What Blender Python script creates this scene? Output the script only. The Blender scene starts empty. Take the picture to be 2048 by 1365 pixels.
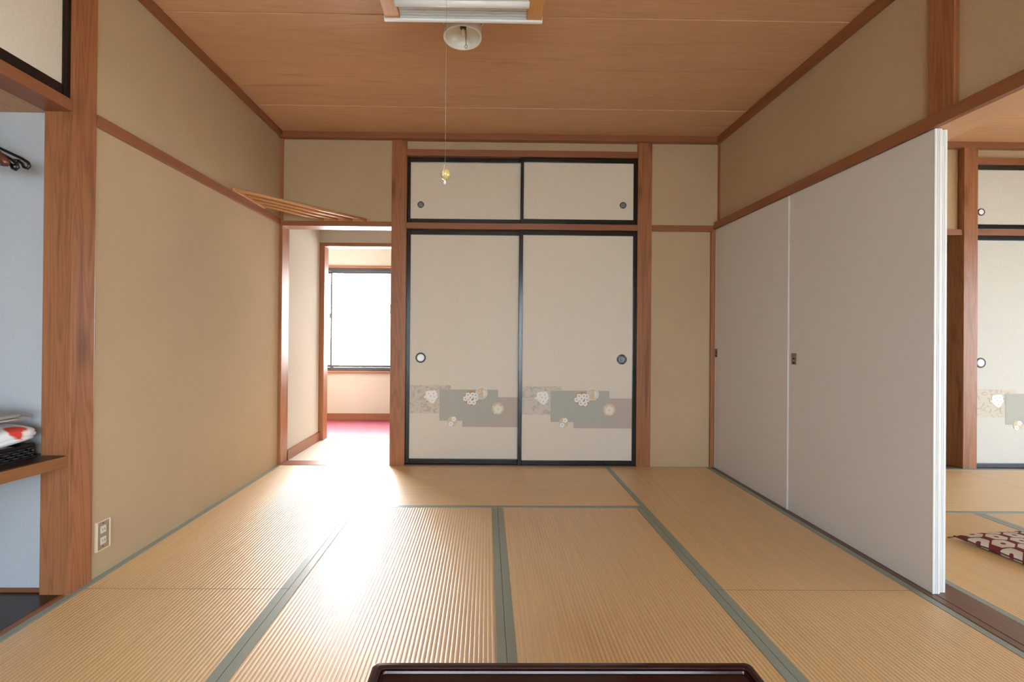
import bpy, bmesh, math, random
from mathutils import Vector, Matrix, noise

random.seed(7)
PI = math.pi
SC = bpy.context.scene
COL = SC.collection

# ------------------------------------------------------------------ camera
cam_data = bpy.data.cameras.new('camera')
cam = bpy.data.objects.new('camera', cam_data)
COL.objects.link(cam)
SC.camera = cam
cam_data.sensor_fit = 'HORIZONTAL'
cam_data.sensor_width = 36.0
cam_data.lens = 906.965 / 2048 * 36.0
cam_data.shift_x = (1024 - 982.57) / 2048
cam_data.shift_y = -(682.5 - 667.955) / 2048
cam_data.clip_start = 0.02
cam_data.clip_end = 200
cam.matrix_world = (Matrix.Translation((0, 0, 1.05)) @ Matrix.Rotation(-0.0107, 4, 'Z')
                    @ Matrix.Rotation(PI / 2 + 0.0033, 4, 'X') @ Matrix.Rotation(0.0084, 4, 'Z'))

# ------------------------------------------------------------------ sky, daylight, exposure
SKY_STRENGTH = 14.1
HALL_PANE = 36.0
EXPOSURE = 0.0
world = bpy.data.worlds.new('overcast_sky')
SC.world = world
world.use_nodes = True
wn = world.node_tree.nodes
bg = wn['Background']
bg.inputs['Color'].default_value = (0.80, 0.93, 1.08, 1)
bg.inputs['Strength'].default_value = SKY_STRENGTH
vs = SC.view_settings
vs.view_transform = 'Standard'
vs.look = 'None'
vs.gamma = 1.0
vs.use_curve_mapping = False
vs.exposure = EXPOSURE
SC.display_settings.display_device = 'sRGB'
try:
    SC.cycles.max_bounces = 9
    SC.cycles.diffuse_bounces = 6
    SC.cycles.glossy_bounces = 4
    SC.cycles.transparent_max_bounces = 12
    SC.cycles.sample_clamp_indirect = 12
    SC.cycles.caustics_reflective = False
    SC.cycles.caustics_refractive = False
    SC.cycles.use_denoising = True
except Exception:
    pass


def portal(name, loc, rot, sx, sy):
    """Sampling portal in a window opening: the light is the sky's."""
    d = bpy.data.lights.new(name, 'AREA')
    d.shape = 'RECTANGLE'
    d.size, d.size_y = sx, sy
    d.cycles.is_portal = True
    o = bpy.data.objects.new(name, d)
    COL.objects.link(o)
    o.location, o.rotation_euler = loc, rot
    return o


portal('sky_portal_rear', (0.1, -1.99, 1.0), (PI / 2, 0, 0), 3.08, 1.88)
portal('sky_portal_side', (5.90, 0.6, 1.0), (PI / 2, 0, PI / 2), 4.28, 1.88)
portal('sky_portal_hall', (-1.71, 5.675, 1.23), (PI / 2, 0, PI), 1.8, 1.22)
sun_d = bpy.data.lights.new('hazy_sun', 'SUN')
sun_d.energy = 52.0
sun_d.angle = math.radians(38)
sun_d.color = (1.0, 0.98, 0.95)
sun = bpy.data.objects.new('hazy_sun', sun_d)
COL.objects.link(sun)
SUN_AZ, SUN_EL = math.radians(21), math.radians(30)
sun.rotation_euler = Vector((math.sin(SUN_AZ) * math.cos(SUN_EL), -math.cos(SUN_AZ) * math.cos(SUN_EL), -math.sin(SUN_EL))).to_track_quat('-Z', 'Y').to_euler()


# ------------------------------------------------------------------ materials
MATS = {}


def new_mat(name):
    m = bpy.data.materials.new(name)
    m.use_nodes = True
    nt = m.node_tree
    return m, nt.nodes, nt.links, nt.nodes['Principled BSDF']


def rgba(c):
    return (c[0], c[1], c[2], 1.0)


def simple(name, col, rough=0.5, metal=0.0, spec=0.5, coat=0.0):
    if name in MATS:
        return MATS[name]
    m, n, l, b = new_mat(name)
    b.inputs['Base Color'].default_value = rgba(col)
    b.inputs['Roughness'].default_value = rough
    b.inputs['Metallic'].default_value = metal
    b.inputs['Specular IOR Level'].default_value = spec
    b.inputs['Coat Weight'].default_value = coat
    MATS[name] = m
    return m


def coords(n, l, scale=(1, 1, 1)):
    tc = n.new('ShaderNodeTexCoord')
    mp = n.new('ShaderNodeMapping')
    mp.inputs['Scale'].default_value = scale
    l.new(tc.outputs['Object'], mp.inputs['Vector'])
    return mp.outputs['Vector']


def noise_tex(n, l, vec, scale, detail=4, rough=0.55, dist=0.0, rand=True):
    t = n.new('ShaderNodeTexNoise')
    t.inputs['Scale'].default_value = scale
    t.inputs['Detail'].default_value = detail
    t.inputs['Roughness'].default_value = rough
    t.inputs['Distortion'].default_value = dist
    if rand:
        t.noise_dimensions = '4D'
        oi = n.new('ShaderNodeObjectInfo')
        mm = n.new('ShaderNodeMath')
        mm.operation = 'MULTIPLY'
        mm.inputs[1].default_value = 31.0
        l.new(oi.outputs['Random'], mm.inputs[0])
        l.new(mm.outputs[0], t.inputs['W'])
    l.new(vec, t.inputs['Vector'])
    return t.outputs['Fac']


def ramp(n, l, fac, stops):
    r = n.new('ShaderNodeValToRGB')
    e = r.color_ramp.elements
    while len(e) < len(stops):
        e.new(0.5)
    for el, (p, c) in zip(e, stops):
        el.position = p
        el.color = rgba(c) if len(c) == 3 else c
    l.new(fac, r.inputs['Fac'])
    return r.outputs['Color']


def mixc(n, l, fac, a, b, mode='MIX'):
    x = n.new('ShaderNodeMix')
    x.data_type = 'RGBA'
    x.blend_type = mode
    for sock, v in ((x.inputs['Factor'], fac), (x.inputs['A'], a), (x.inputs['B'], b)):
        if isinstance(v, (int, float)):
            sock.default_value = v
        elif isinstance(v, tuple):
            sock.default_value = rgba(v)
        else:
            l.new(v, sock)
    return x.outputs['Result']


def math_n(n, l, op, a, b=None, c=None):
    x = n.new('ShaderNodeMath')
    x.operation = op
    for i, v in enumerate((a, b, c)):
        if v is None:
            continue
        if isinstance(v, (int, float)):
            x.inputs[i].default_value = v
        else:
            l.new(v, x.inputs[i])
    return x.outputs[0]


def bump(n, l, b, height, strength, dist):
    x = n.new('ShaderNodeBump')
    x.inputs['Strength'].default_value = strength
    x.inputs['Distance'].default_value = dist
    l.new(height, x.inputs['Height'])
    l.new(x.outputs['Normal'], b.inputs['Normal'])


def plaster(name, col):
    if name in MATS:
        return MATS[name]
    m, n, l, b = new_mat(name)
    v = coords(n, l)
    big = noise_tex(n, l, v, 1.3, 3, rand=False)
    fine = noise_tex(n, l, v, 170, 3, 0.75, rand=False)
    c1 = ramp(n, l, big, [(0.3, tuple(x * 0.94 for x in col)), (0.7, tuple(x * 1.05 for x in col))])
    c2 = mixc(n, l, math_n(n, l, 'MULTIPLY', fine, 0.50), c1, tuple(x * 0.45 for x in col))
    l.new(c2, b.inputs['Base Color'])
    b.inputs['Roughness'].default_value = 0.95
    b.inputs['Specular IOR Level'].default_value = 0.15
    bump(n, l, b, fine, 0.5, 0.0015)
    MATS[name] = m
    return m


def wood(kind, axis):
    """kind: colour family; axis: 0/1/2 = direction of the grain in object space."""
    key = 'wood_%s_%d' % (kind, axis)
    if key in MATS:
        return MATS[key]
    lo, hi, rough, knots, spec = WOODS[kind]
    m, n, l, b = new_mat(key)
    sc = [1.0, 1.0, 1.0]
    sc[axis] = 0.045
    v = coords(n, l, sc)
    a = noise_tex(n, l, v, 9, 3, 0.5, 0.9)
    fibre = noise_tex(n, l, v, 130, 5, 0.65)
    rings = math_n(n, l, 'SINE', math_n(n, l, 'MULTIPLY', a, 95.0))
    rings = math_n(n, l, 'MULTIPLY_ADD', rings, 0.5, 0.5)
    rings = math_n(n, l, 'POWER', rings, 2.2)
    tot = math_n(n, l, 'ADD', math_n(n, l, 'MULTIPLY', rings, 0.36 if knots is True else 0.22), math_n(n, l, 'MULTIPLY', fibre, 0.70))
    c = ramp(n, l, tot, [(0.15, hi), (0.85, lo)])
    broad = noise_tex(n, l, v, 2.2, 2, 0.5, 0.2)
    c = mixc(n, l, 0.35, c, ramp(n, l, broad, [(0.3, tuple(x * 1.12 for x in hi)), (0.75, lo)]))
    if knots:
        st = noise_tex(n, l, v, 26, 2, 0.5, 0.4)
        c = mixc(n, l, ramp(n, l, st, [(0.60, (0, 0, 0)), (0.74, (0.5, 0.5, 0.5))] if knots is True else [(0.64, (0, 0, 0)), (0.76, (0.45, 0.45, 0.45))]), c, tuple(x * (0.62 if knots == 'streak' else 0.5) for x in lo))
    if knots is True:
        sk = [7.0, 7.0, 7.0]
        sk[axis] = 1.7
        vk = coords(n, l, sk)
        vor = n.new('ShaderNodeTexVoronoi')
        vor.inputs['Scale'].default_value = 1.0
        l.new(vk, vor.inputs['Vector'])
        kf = ramp(n, l, vor.outputs['Distance'], [(0.05, (1, 1, 1)), (0.24, (0, 0, 0))])
        c = mixc(n, l, math_n(n, l, 'MULTIPLY', kf, 0.65), c, tuple(x * 0.32 for x in lo))
    l.new(c, b.inputs['Base Color'])
    b.inputs['Roughness'].default_value = rough
    b.inputs['Specular IOR Level'].default_value = spec
    bump(n, l, b, tot, 0.12, 0.001)
    MATS[key] = m
    return m


WOODS = {
    'post': ((0.19, 0.064, 0.024), (0.38, 0.156, 0.064), 0.42, True, 0.4),
    'trim': ((0.18, 0.062, 0.026), (0.29, 0.110, 0.046), 0.42, False, 0.4),
    'ceiling': ((0.44, 0.245, 0.134), (0.63, 0.375, 0.215), 0.50, 'streak', 0.35),
    'shelf': ((0.16, 0.064, 0.024), (0.29, 0.120, 0.045), 0.30, False, 0.5),
    'sill': ((0.10, 0.052, 0.034), (0.18, 0.098, 0.066), 0.38, False, 0.5),
    'niche_floor': ((0.022, 0.010, 0.007), (0.045, 0.020, 0.013), 0.28, False, 0.5),
    'fixture': ((0.42, 0.190, 0.050), (0.60, 0.290, 0.085), 0.28, False, 0.5),
    'rack': ((0.42, 0.190, 0.075), (0.62, 0.310, 0.130), 0.35, False, 0.5),
    'table': ((0.012, 0.003, 0.003), (0.030, 0.007, 0.006), 0.16, False, 0.5),
    'hanger': ((0.070, 0.016, 0.010), (0.130, 0.034, 0.020), 0.25, False, 0.5),
    'pale': ((0.55, 0.47, 0.38), (0.70, 0.62, 0.52), 0.30, False, 0.5),
    'dark': ((0.12, 0.045, 0.022), (0.22, 0.085, 0.040), 0.45, True, 0.3),
}


def paper(name, col):
    if name in MATS:
        return MATS[name]
    m, n, l, b = new_mat(name)
    a = noise_tex(n, l, coords(n, l, (0.16, 1, 1)), 420, 3, 0.6)
    c = noise_tex(n, l, coords(n, l, (1, 1, 0.16)), 420, 3, 0.6)
    f = math_n(n, l, 'MULTIPLY_ADD', math_n(n, l, 'ADD', a, c), 0.5, 0.0)
    l.new(ramp(n, l, f, [(0.3, tuple(x * 0.88 for x in col)), (0.7, tuple(x * 1.07 for x in col))]), b.inputs['Base Color'])
    b.inputs['Roughness'].default_value = 0.85
    b.inputs['Specular IOR Level'].default_value = 0.2
    bump(n, l, b, f, 0.15, 0.0006)
    MATS[name] = m
    return m


def leaf_print(name, col, dark):
    if name in MATS:
        return MATS[name]
    m, n, l, b = new_mat(name)
    v = coords(n, l, (1, 0.01, 1.3))
    a = noise_tex(n, l, v, 24, 1.0, 0.5, 1.2)
    l.new(ramp(n, l, a, [(0.53, col), (0.60, dark)]), b.inputs['Base Color'])
    b.inputs['Roughness'].default_value = 0.85
    b.inputs['Specular IOR Level'].default_value = 0.2
    MATS[name] = m
    return m


def tatami_mat_material(axis):
    key = 'tatami_rush_%d' % axis
    if key in MATS:
        return MATS[key]
    m, n, l, b = new_mat(key)
    sc = [1.0, 1.0, 1.0]
    sc[axis] = 0.25                    # rush blades lie across the ridges
    f = noise_tex(n, l, coords(n, l, sc), 330, 3, 0.7)
    sc2 = [1.0, 1.0, 1.0]
    sc2[1 - axis] = 0.04
    g = noise_tex(n, l, coords(n, l, sc2), 60, 3, 0.6)
    big = noise_tex(n, l, coords(n, l), 2.0, 3, 0.5)
    t = math_n(n, l, 'ADD', math_n(n, l, 'MULTIPLY', f, 0.45), math_n(n, l, 'MULTIPLY', g, 0.55))
    c = ramp(n, l, t, [(0.30, (0.55, 0.345, 0.140)), (0.70, (0.75, 0.500, 0.230))])
    c = mixc(n, l, math_n(n, l, 'MULTIPLY', big, 0.25), c, (0.72, 0.46, 0.23))
    l.new(c, b.inputs['Base Color'])
    r = math_n(n, l, 'MULTIPLY_ADD', t, 0.12, 0.34)
    l.new(r, b.inputs['Roughness'])
    b.inputs['Specular IOR Level'].default_value = 0.9
    b.inputs['Coat Weight'].default_value = 0.8
    b.inputs['Coat Roughness'].default_value = 0.40
    bump(n, l, b, f, 0.35, 0.0012)
    MATS[key] = m
    return m


def hem_material():
    key = 'hem_cloth'
    if key in MATS:
        return MATS[key]
    m, n, l, b = new_mat(key)
    v = coords(n, l)
    ck = n.new('ShaderNodeTexChecker')
    ck.inputs['Scale'].default_value = 260
    ck.inputs['Color1'].default_value = (0.235, 0.270, 0.220, 1)
    ck.inputs['Color2'].default_value = (0.300, 0.345, 0.285, 1)
    l.new(v, ck.inputs['Vector'])
    f = noise_tex(n, l, v, 500, 2)
    l.new(mixc(n, l, math_n(n, l, 'MULTIPLY', f, 0.4), ck.outputs['Color'], (0.19, 0.21, 0.17)), b.inputs['Base Color'])
    b.inputs['Roughness'].default_value = 0.42
    b.inputs['Specular IOR Level'].default_value = 0.5
    bump(n, l, b, f, 0.2, 0.0008)
    MATS[key] = m
    return m


def carpet_material():
    if 'carpet' in MATS:
        return MATS['carpet']
    m, n, l, b = new_mat('red_carpet')
    f = noise_tex(n, l, coords(n, l), 260, 3, 0.7)
    l.new(ramp(n, l, f, [(0.3, (0.25, 0.040, 0.062)), (0.7, (0.35, 0.078, 0.105))]), b.inputs['Base Color'])
    b.inputs['Roughness'].default_value = 0.6
    bump(n, l, b, f, 0.6, 0.003)
    MATS['carpet'] = m
    return m


def emit_pane(name, col, strength):
    """Frosted pane glowing with the daylight it scatters; part of the sun passes straight on."""
    m = bpy.data.materials.new(name)
    m.use_nodes = True
    n, l = m.node_tree.nodes, m.node_tree.links
    n.clear()
    o = n.new('ShaderNodeOutputMaterial')
    mx = n.new('ShaderNodeMixShader')
    mx.inputs['Fac'].default_value = 0.5
    t = n.new('ShaderNodeBsdfTransparent')
    e = n.new('ShaderNodeEmission')
    e.inputs['Color'].default_value = rgba(col)
    e.inputs['Strength'].default_value = strength
    l.new(t.outputs[0], mx.inputs[1])
    l.new(e.outputs[0], mx.inputs[2])
    l.new(mx.outputs[0], o.inputs['Surface'])
    return m


def clear_glass():
    if 'glass' in MATS:
        return MATS['glass']
    m = bpy.data.materials.new('clear_glass')
    m.use_nodes = True
    n, l = m.node_tree.nodes, m.node_tree.links
    n.clear()
    o = n.new('ShaderNodeOutputMaterial')
    mx = n.new('ShaderNodeMixShader')
    t = n.new('ShaderNodeBsdfTransparent')
    t.inputs['Color'].default_value = (0.94, 0.96, 0.95, 1)
    g = n.new('ShaderNodeBsdfGlossy')
    g.inputs['Roughness'].default_value = 0.02
    mx.inputs['Fac'].default_value = 0.06
    l.new(t.outputs[0], mx.inputs[1])
    l.new(g.outputs[0], mx.inputs[2])
    l.new(mx.outputs[0], o.inputs['Surface'])
    MATS['glass'] = m
    return m


# ------------------------------------------------------------------ mesh helpers
def link(name, me, mat=None, parent=None, loc=None, smooth=False):
    o = bpy.data.objects.new(name, me)
    COL.objects.link(o)
    if mat is not None and len(me.materials) == 0:
        me.materials.append(mat)
    if parent is not None:
        o.parent = parent
    if loc is not None:
        o.location = loc
    if smooth:
        for p in me.polygons:
            p.use_smooth = True
    return o


def bm_obj(name, bm, mat, parent=None, loc=None, smooth=False):
    bmesh.ops.recalc_face_normals(bm, faces=bm.faces)
    me = bpy.data.meshes.new(name)
    bm.to_mesh(me)
    bm.free()
    return link(name, me, mat, parent, loc, smooth)


def add_box(bm, x0, x1, y0, y1, z0, z1, bev=0.0):
    r = bmesh.ops.create_cube(bm, size=1.0)
    vs_ = r['verts']
    for v in vs_:
        v.co = Vector(((x0 + x1) / 2 + v.co.x * (x1 - x0), (y0 + y1) / 2 + v.co.y * (y1 - y0), (z0 + z1) / 2 + v.co.z * (z1 - z0)))
    if bev > 0:
        es = {e for v in vs_ for e in v.link_edges}
        bmesh.ops.bevel(bm, geom=list(es), offset=bev, segments=2, affect='EDGES', profile=0.6)


def box(name, x0, x1, y0, y1, z0, z1, mat, parent=None, bev=0.0):
    """A box mesh whose origin sits at its centre (at the parent's frame when parented)."""
    cx, cy, cz = (x0 + x1) / 2, (y0 + y1) / 2, (z0 + z1) / 2
    bm = bmesh.new()
    add_box(bm, x0 - cx, x1 - cx, y0 - cy, y1 - cy, z0 - cz, z1 - cz, bev)
    return bm_obj(name, bm, mat, parent, (cx, cy, cz))


def multi_box(name, boxes, mat, parent=None, bev=0.0):
    bm = bmesh.new()
    for b in boxes:
        add_box(bm, *b, bev)
    return bm_obj(name, bm, mat, parent)


def tube_bm(bm, pts, r, seg=8, cap=True):
    pts = [Vector(p) for p in pts]
    rr = r if isinstance(r, (list, tuple)) else [r] * len(pts)
    rings = []
    up = None
    for i, p in enumerate(pts):
        d = (pts[min(i + 1, len(pts) - 1)] - pts[max(i - 1, 0)]).normalized()
        if up is None:
            up = d.orthogonal().normalized()
        up = (up - d * up.dot(d)).normalized()
        sd = d.cross(up)
        rings.append([bm.verts.new(p + (up * math.cos(2 * PI * k / seg) + sd * math.sin(2 * PI * k / seg)) * rr[i]) for k in range(seg)])
    for a, b in zip(rings, rings[1:]):
        for k in range(seg):
            bm.faces.new((a[k], a[(k + 1) % seg], b[(k + 1) % seg], b[k]))
    if cap:
        bm.faces.new(rings[0])
        bm.faces.new(rings[-1])


def lathe_bm(bm, prof, seg=32, axis='Z'):
    """prof: list of (radius, height)."""
    rings = []
    for r, h in prof:
        if r < 1e-6:
            rings.append([bm.verts.new((0, 0, h) if axis == 'Z' else (0, h, 0))])
        else:
            rings.append([bm.verts.new((r * math.cos(2 * PI * k / seg), r * math.sin(2 * PI * k / seg), h) if axis == 'Z'
                                       else (r * math.cos(2 * PI * k / seg), h, r * math.sin(2 * PI * k / seg))) for k in range(seg)])
    for a, b in zip(rings, rings[1:]):
        if len(a) == 1 and len(b) == 1:
            continue
        for k in range(seg):
            j = (k + 1) % seg
            if len(a) == 1:
                bm.faces.new((a[0], b[j], b[k]))
            elif len(b) == 1:
                bm.faces.new((a[k], a[j], b[0]))
            else:
                bm.faces.new((a[k], a[j], b[j], b[k]))


def empty(name, loc=(0, 0, 0), rz=0.0):
    o = bpy.data.objects.new(name, None)
    COL.objects.link(o)
    o.location = loc
    o.rotation_euler = (0, 0, rz)
    o.empty_display_size = 0.1
    return o


def tag(o, label=None, cat=None, group=None, kind=None):
    if label:
        o['label'] = label
    if cat:
        o['category'] = cat
    if group:
        o['group'] = group
    if kind:
        o['kind'] = kind
    return o


def struct(o, label, cat):
    return tag(o, label, cat, None, 'structure')


# ------------------------------------------------------------------ dimensions (metres; camera stands at x=0, y=0)
XL = -1.66          # left plaster face
XU = 1.867          # plaster face above the white partition
YB = 3.65           # back plaster face
YR = -1.90          # rear wall (behind the camera)
HC = 2.655          # ceiling
PLASTER = plaster('sand_plaster', (0.535, 0.393, 0.242))
PLASTER_HALL = plaster('hall_plaster', (0.60, 0.54, 0.45))
WHITE = plaster('white_board', (0.575, 0.60, 0.635))
TRIM_N = [0]


def trim(x0, x1, y0, y1, z0, z1, label, kind='trim', cat='wood trim', bev=0.0025):
    TRIM_N[0] += 1
    d = (x1 - x0, y1 - y0, z1 - z0)
    ax = d.index(max(d))
    o = box('trim_%d' % TRIM_N[0], x0, x1, y0, y1, z0, z1, wood(kind, ax), None, bev)
    return struct(o, label, cat)


# ------------------------------------------------------------------ floors
struct(box('floor', -1.75, 5.9, -2.0, 3.76, -0.20, -0.052, wood('sill', 0)), 'bare timber subfloor lying under the straw mats', 'floor')
struct(box('floor_hall_passage', -1.66, -0.75, 3.77, 4.585, -0.10, 0.0, wood('pale', 1)), 'pale boarded floor just inside the bright doorway', 'floor')
struct(box('floor_hall', -3.3, 1.9, 4.587, 5.58, -0.10, 0.0, carpet_material()), 'red carpeted hall floor below the window', 'floor')
struct(box('floor_entry', 1.95, 4.1, 3.77, 4.6, -0.10, 0.0, wood('dark', 0)), 'dark boarded floor of passage off the adjoining room', 'floor')

# ------------------------------------------------------------------ ceiling boards
ceil = struct(empty('ceiling', (0, 0, HC)), 'reddish wooden board ceiling over the straw mat room', 'ceiling')
edge = 3.656
k = 0
while edge > YR:
    y1, y0 = edge, max(edge - 0.459, YR - 0.02)
    o = box('ceiling_board', -1.68, 1.89, y0 + 0.0022, y1 - 0.0012, 0.0 + 0.004 * (k % 2), 0.03, wood('ceiling', 0), ceil, 0.0015)
    edge -= 0.459
    k += 1
box('backing_panel', -2.7, 1.95, YR - 0.1, 3.8, 0.031, 0.08, simple('dark_void', (0.02, 0.015, 0.01), 0.9), ceil)
ceil2 = struct(empty('ceiling_adjoining', (0, 0, HC)), 'pale reddish board ceiling of the adjoining room', 'ceiling')
edge = 3.70
k = 0
while edge > YR:
    y1, y0 = edge, max(edge - 0.459, YR - 0.02)
    box('ceiling_board', 1.93, 5.9, y0 + 0.0012, y1 - 0.0012, 0.0012 * (k % 2), 0.03, wood('ceiling', 0), ceil2, 0.0015)
    edge -= 0.459
    k += 1
box('backing_panel', 1.951, 6.0, YR - 0.1, 3.8, 0.031, 0.08, simple('dark_void', (0.02, 0.015, 0.01), 0.9), ceil2)
struct(box('ceiling_hall', -3.3, 6.0, 3.77, 5.75, 2.45, 2.55, WHITE), 'white ceiling of the hall beyond the doorway', 'ceiling')

# ------------------------------------------------------------------ walls
struct(multi_box('wall_left', [(-1.76, XL, 1.90, 3.66, -0.05, HC), (-1.76, XL, YR - 0.1, 0.0, -0.05, HC),
                               (-1.76, XL - 0.005, 0.0, 1.9, 2.46, HC)], PLASTER),
       'sand coloured plaster wall with the power outlet', 'wall')
struct(multi_box('wall_back', [(-1.64, -0.76, YB, 3.74, 1.945, HC), (-0.655, 1.215, YB + 0.01, 3.74, 2.535, HC),
                               (1.32, 1.90, YB, 3.74, 1.94, HC), (1.32, 1.84, YB, 3.74, -0.05, 1.92)], PLASTER),
       'sand coloured plaster wall around the closet and doorway', 'wall')
struct(multi_box('wall_right', [(XU, 1.955, YR - 0.1, 3.70, 1.955, HC), (1.84, 1.955, YR - 0.1, 0.05, -0.05, 1.96)], PLASTER),
       'sand coloured plaster wall above the white partition', 'wall')
struct(multi_box('wall_rear', [(-1.76, 5.9, YR - 0.12, YR, 1.95, HC), (-1.76, -1.45, YR - 0.12, YR, -0.05, 1.95),
                               (1.65, 5.9, YR - 0.12, YR, -0.05, 1.95), (-1.45, 1.65, YR - 0.12, YR, -0.05, 0.06)], PLASTER),
       'plaster wall with wide garden window facing the closet', 'wall')
# adjoining room
struct(multi_box('wall_adjoining', [(1.94, 3.86, 3.68, 3.76, 1.94, HC), (1.94, 3.0, 3.68, 3.76, -0.05, 1.95), (3.97, 5.9, 3.68, 3.76, 2.52, HC)], PLASTER),
       'plaster wall beside the closet in the adjoining room', 'wall')
struct(multi_box('wall_adjoining_side', [(5.80, 5.92, YR - 0.1, 3.8, 1.95, HC), (5.80, 5.92, YR - 0.1, -1.55, -0.05, 1.95),
                                         (5.80, 5.92, 2.75, 3.8, -0.05, 1.95), (5.80, 5.92, -1.55, 2.75, -0.05, 0.06)], PLASTER),
       'plaster wall with garden window in the adjoining room', 'wall')
struct(multi_box('wall_entry', [(3.868, 3.98, 3.77, 4.60, -0.05, 2.45), (1.95, 2.05, 3.77, 4.6, -0.05, 2.45)], PLASTER),
       'plaster side walls of passage off the adjoining room', 'wall')
# hall
struct(multi_box('wall_hall_inner', [(-3.3, -1.655, 4.47, 4.58, -0.05, 2.45), (-1.655, -0.765, 4.50, 4.58, 1.945, 2.45),
                                     (-0.765, 6.0, 4.50, 4.58, -0.05, 2.45)], PLASTER_HALL),
       'plaster wall over the inner lintel in the hall', 'wall')
struct(box('wall_hall_side', -1.76, -1.645, 3.765, 4.47, -0.05, 2.45, PLASTER_HALL), 'brightly lit plaster side wall just inside the doorway', 'wall')
struct(box('wall_closet_side', -0.76, -0.68, 3.765, 4.50, -0.05, 2.45, PLASTER_HALL), 'plaster partition between closet and doorway passage', 'wall')
WX0, WX1 = -2.62, -0.80
struct(multi_box('wall_hall_outer', [(-3.3, WX0, 5.57, 5.68, -0.05, 2.45), (WX1, 1.9, 5.57, 5.68, -0.05, 2.45),
                                     (WX0, WX1, 5.57, 5.68, -0.05, 0.576), (WX0, WX1, 5.57, 5.68, 1.884, 2.45)], PLASTER_HALL),
       'pale plaster wall holding the bright hall window', 'wall')
struct(multi_box('wall_hall_end', [(-3.4, -3.3, 4.4, 5.7, -0.05, 2.45), (1.9, 2.0, 4.58, 5.7, -0.05, 2.45)], PLASTER_HALL), 'plaster walls closing the hall at either end', 'wall')
struct(multi_box('roof', [(-3.6, 6.2, -2.3, 5.9, 2.75, 2.85)], simple('roof_slate', (0.1, 0.1, 0.1), 0.8)), 'unseen flat roof slab added above the rooms to block the sun', 'roof')  # out of view, added to keep sun from leaking in
struct(box('ground', -40, 40, -40, 40, -0.60, -0.50, plaster('gravel', (0.60, 0.59, 0.56))), 'pale gravel ground outside the house', 'ground')

struct(box('floor_closet', -0.69, 1.88, 3.752, 4.50, -0.12, -0.02, wood('sill', 0)), 'boarded floor inside the closet', 'floor')
struct(multi_box('wall_closet_end', [(1.84, 1.95, 3.752, 4.5, -0.05, 2.45), (5.92, 6.0, 3.6, 4.6, -0.2, 2.7)], PLASTER), 'plaster end walls of the two closets', 'wall')
struct(box('floor_closet_adjoining', 3.985, 5.92, 3.752, 4.50, -0.12, -0.02, wood('sill', 0)), 'boarded floor inside the adjoining room closet', 'floor')

# ------------------------------------------------------------------ posts, rails and trims
PY = 3.635
trim(-0.768, -0.649, PY, 3.765, -0.05, HC, 'square cedar post between doorway and closet', 'post', 'post')
trim(1.211, 1.325, PY, 3.765, -0.05, HC, 'square cedar post between closet and plaster panel', 'post', 'post')
trim(-1.672, -1.635, PY, 3.765, -0.05, HC, 'slim corner post on the bright side of the doorway', 'post', 'post')
trim(1.862, 1.90, 3.615, 3.76, 1.955, HC, 'slim corner post above the partition rail', 'post', 'post')
trim(1.805, 1.836, 3.625, 3.76, -0.05, 1.90, 'slim jamb post beside the white partition doors', 'post', 'post')
trim(-1.635, -0.768, 3.628, 3.763, 1.911, 1.951, 'wooden lintel over the bright doorway')
trim(-0.649, 1.211, PY, 3.75, 1.902, 1.949, 'wooden rail between upper and lower closet doors')
trim(-0.649, 1.211, PY, 3.75, 2.489, 2.539, 'wooden rail above the small upper closet doors')
trim(1.325, 1.83, PY, 3.70, 1.899, 1.950, 'short wooden rail on the plaster panel by the partition')
trim(-0.649, 1.211, 3.642, 3.75, -0.05, 0.004, 'grooved threshold under the lower closet doors', 'sill')
trim(-1.66, 1.867, 3.60, 3.66, 2.609, HC, 'ceiling moulding running above the closet', 'trim')
trim(XL, -1.625, YR, 3.60, 2.617, HC, 'ceiling moulding on the outlet wall')
trim(1.832, XU, YR, 3.60, 2.606, HC, 'ceiling moulding above the partition wall')
trim(-1.672, -1.647, 1.93, PY, 1.917, 1.969, 'thin picture rail along the outlet wall')
trim(-1.767, -1.652, 1.822, 1.93, -0.05, HC, 'square knotty cedar post beside the storage niche', 'post', 'post')
trim(-1.765, -1.655, -0.02, 1.822, 1.927, 1.974, 'wooden beam across the top of the storage niche')
trim(-1.765, -1.66, -0.02, 1.822, 2.452, 2.50, 'wooden rail above the cupboard doors over the niche')
trim(-1.684, -1.6655, 0.0, 1.822, -0.05, 0.005, 'wooden edging strip along the niche floor', 'trim')
head = struct(empty('trim_head_rail', (0, 0, 0)), 'grooved head rail over the white partition doors', 'wood trim')
for a, b, z in ((1.822, 1.8438, 1.919), (1.8440, 1.8498, 1.934), (1.850, 2.0, 1.9195)):
    box('rail_strip', a, b, 0.05, 3.625, z, 1.972, wood('ceiling' if a > 1.845 else 'trim', 1), head, 0.0015)
trim(1.845, 1.975, 1.775, 1.880, 1.973, HC, 'short hanging post above the partition head rail', 'post', 'post')
# partition sill with two sliding grooves
sill = empty('trim_sill', (0, 0, 0))
struct(sill, 'dark grooved sill under the white partition doors', 'sill')
for i, (a, b, z) in enumerate(((1.812, 1.846, 0.003), (1.846, 1.850, -0.006), (1.850, 1.978, 0.003))):
    box('sill_strip', a + 0.0002, b - 0.0002, 0.05, 3.63, -0.05, z, wood('sill', 1), sill, 0.0015 if z > 0 else 0)
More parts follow.
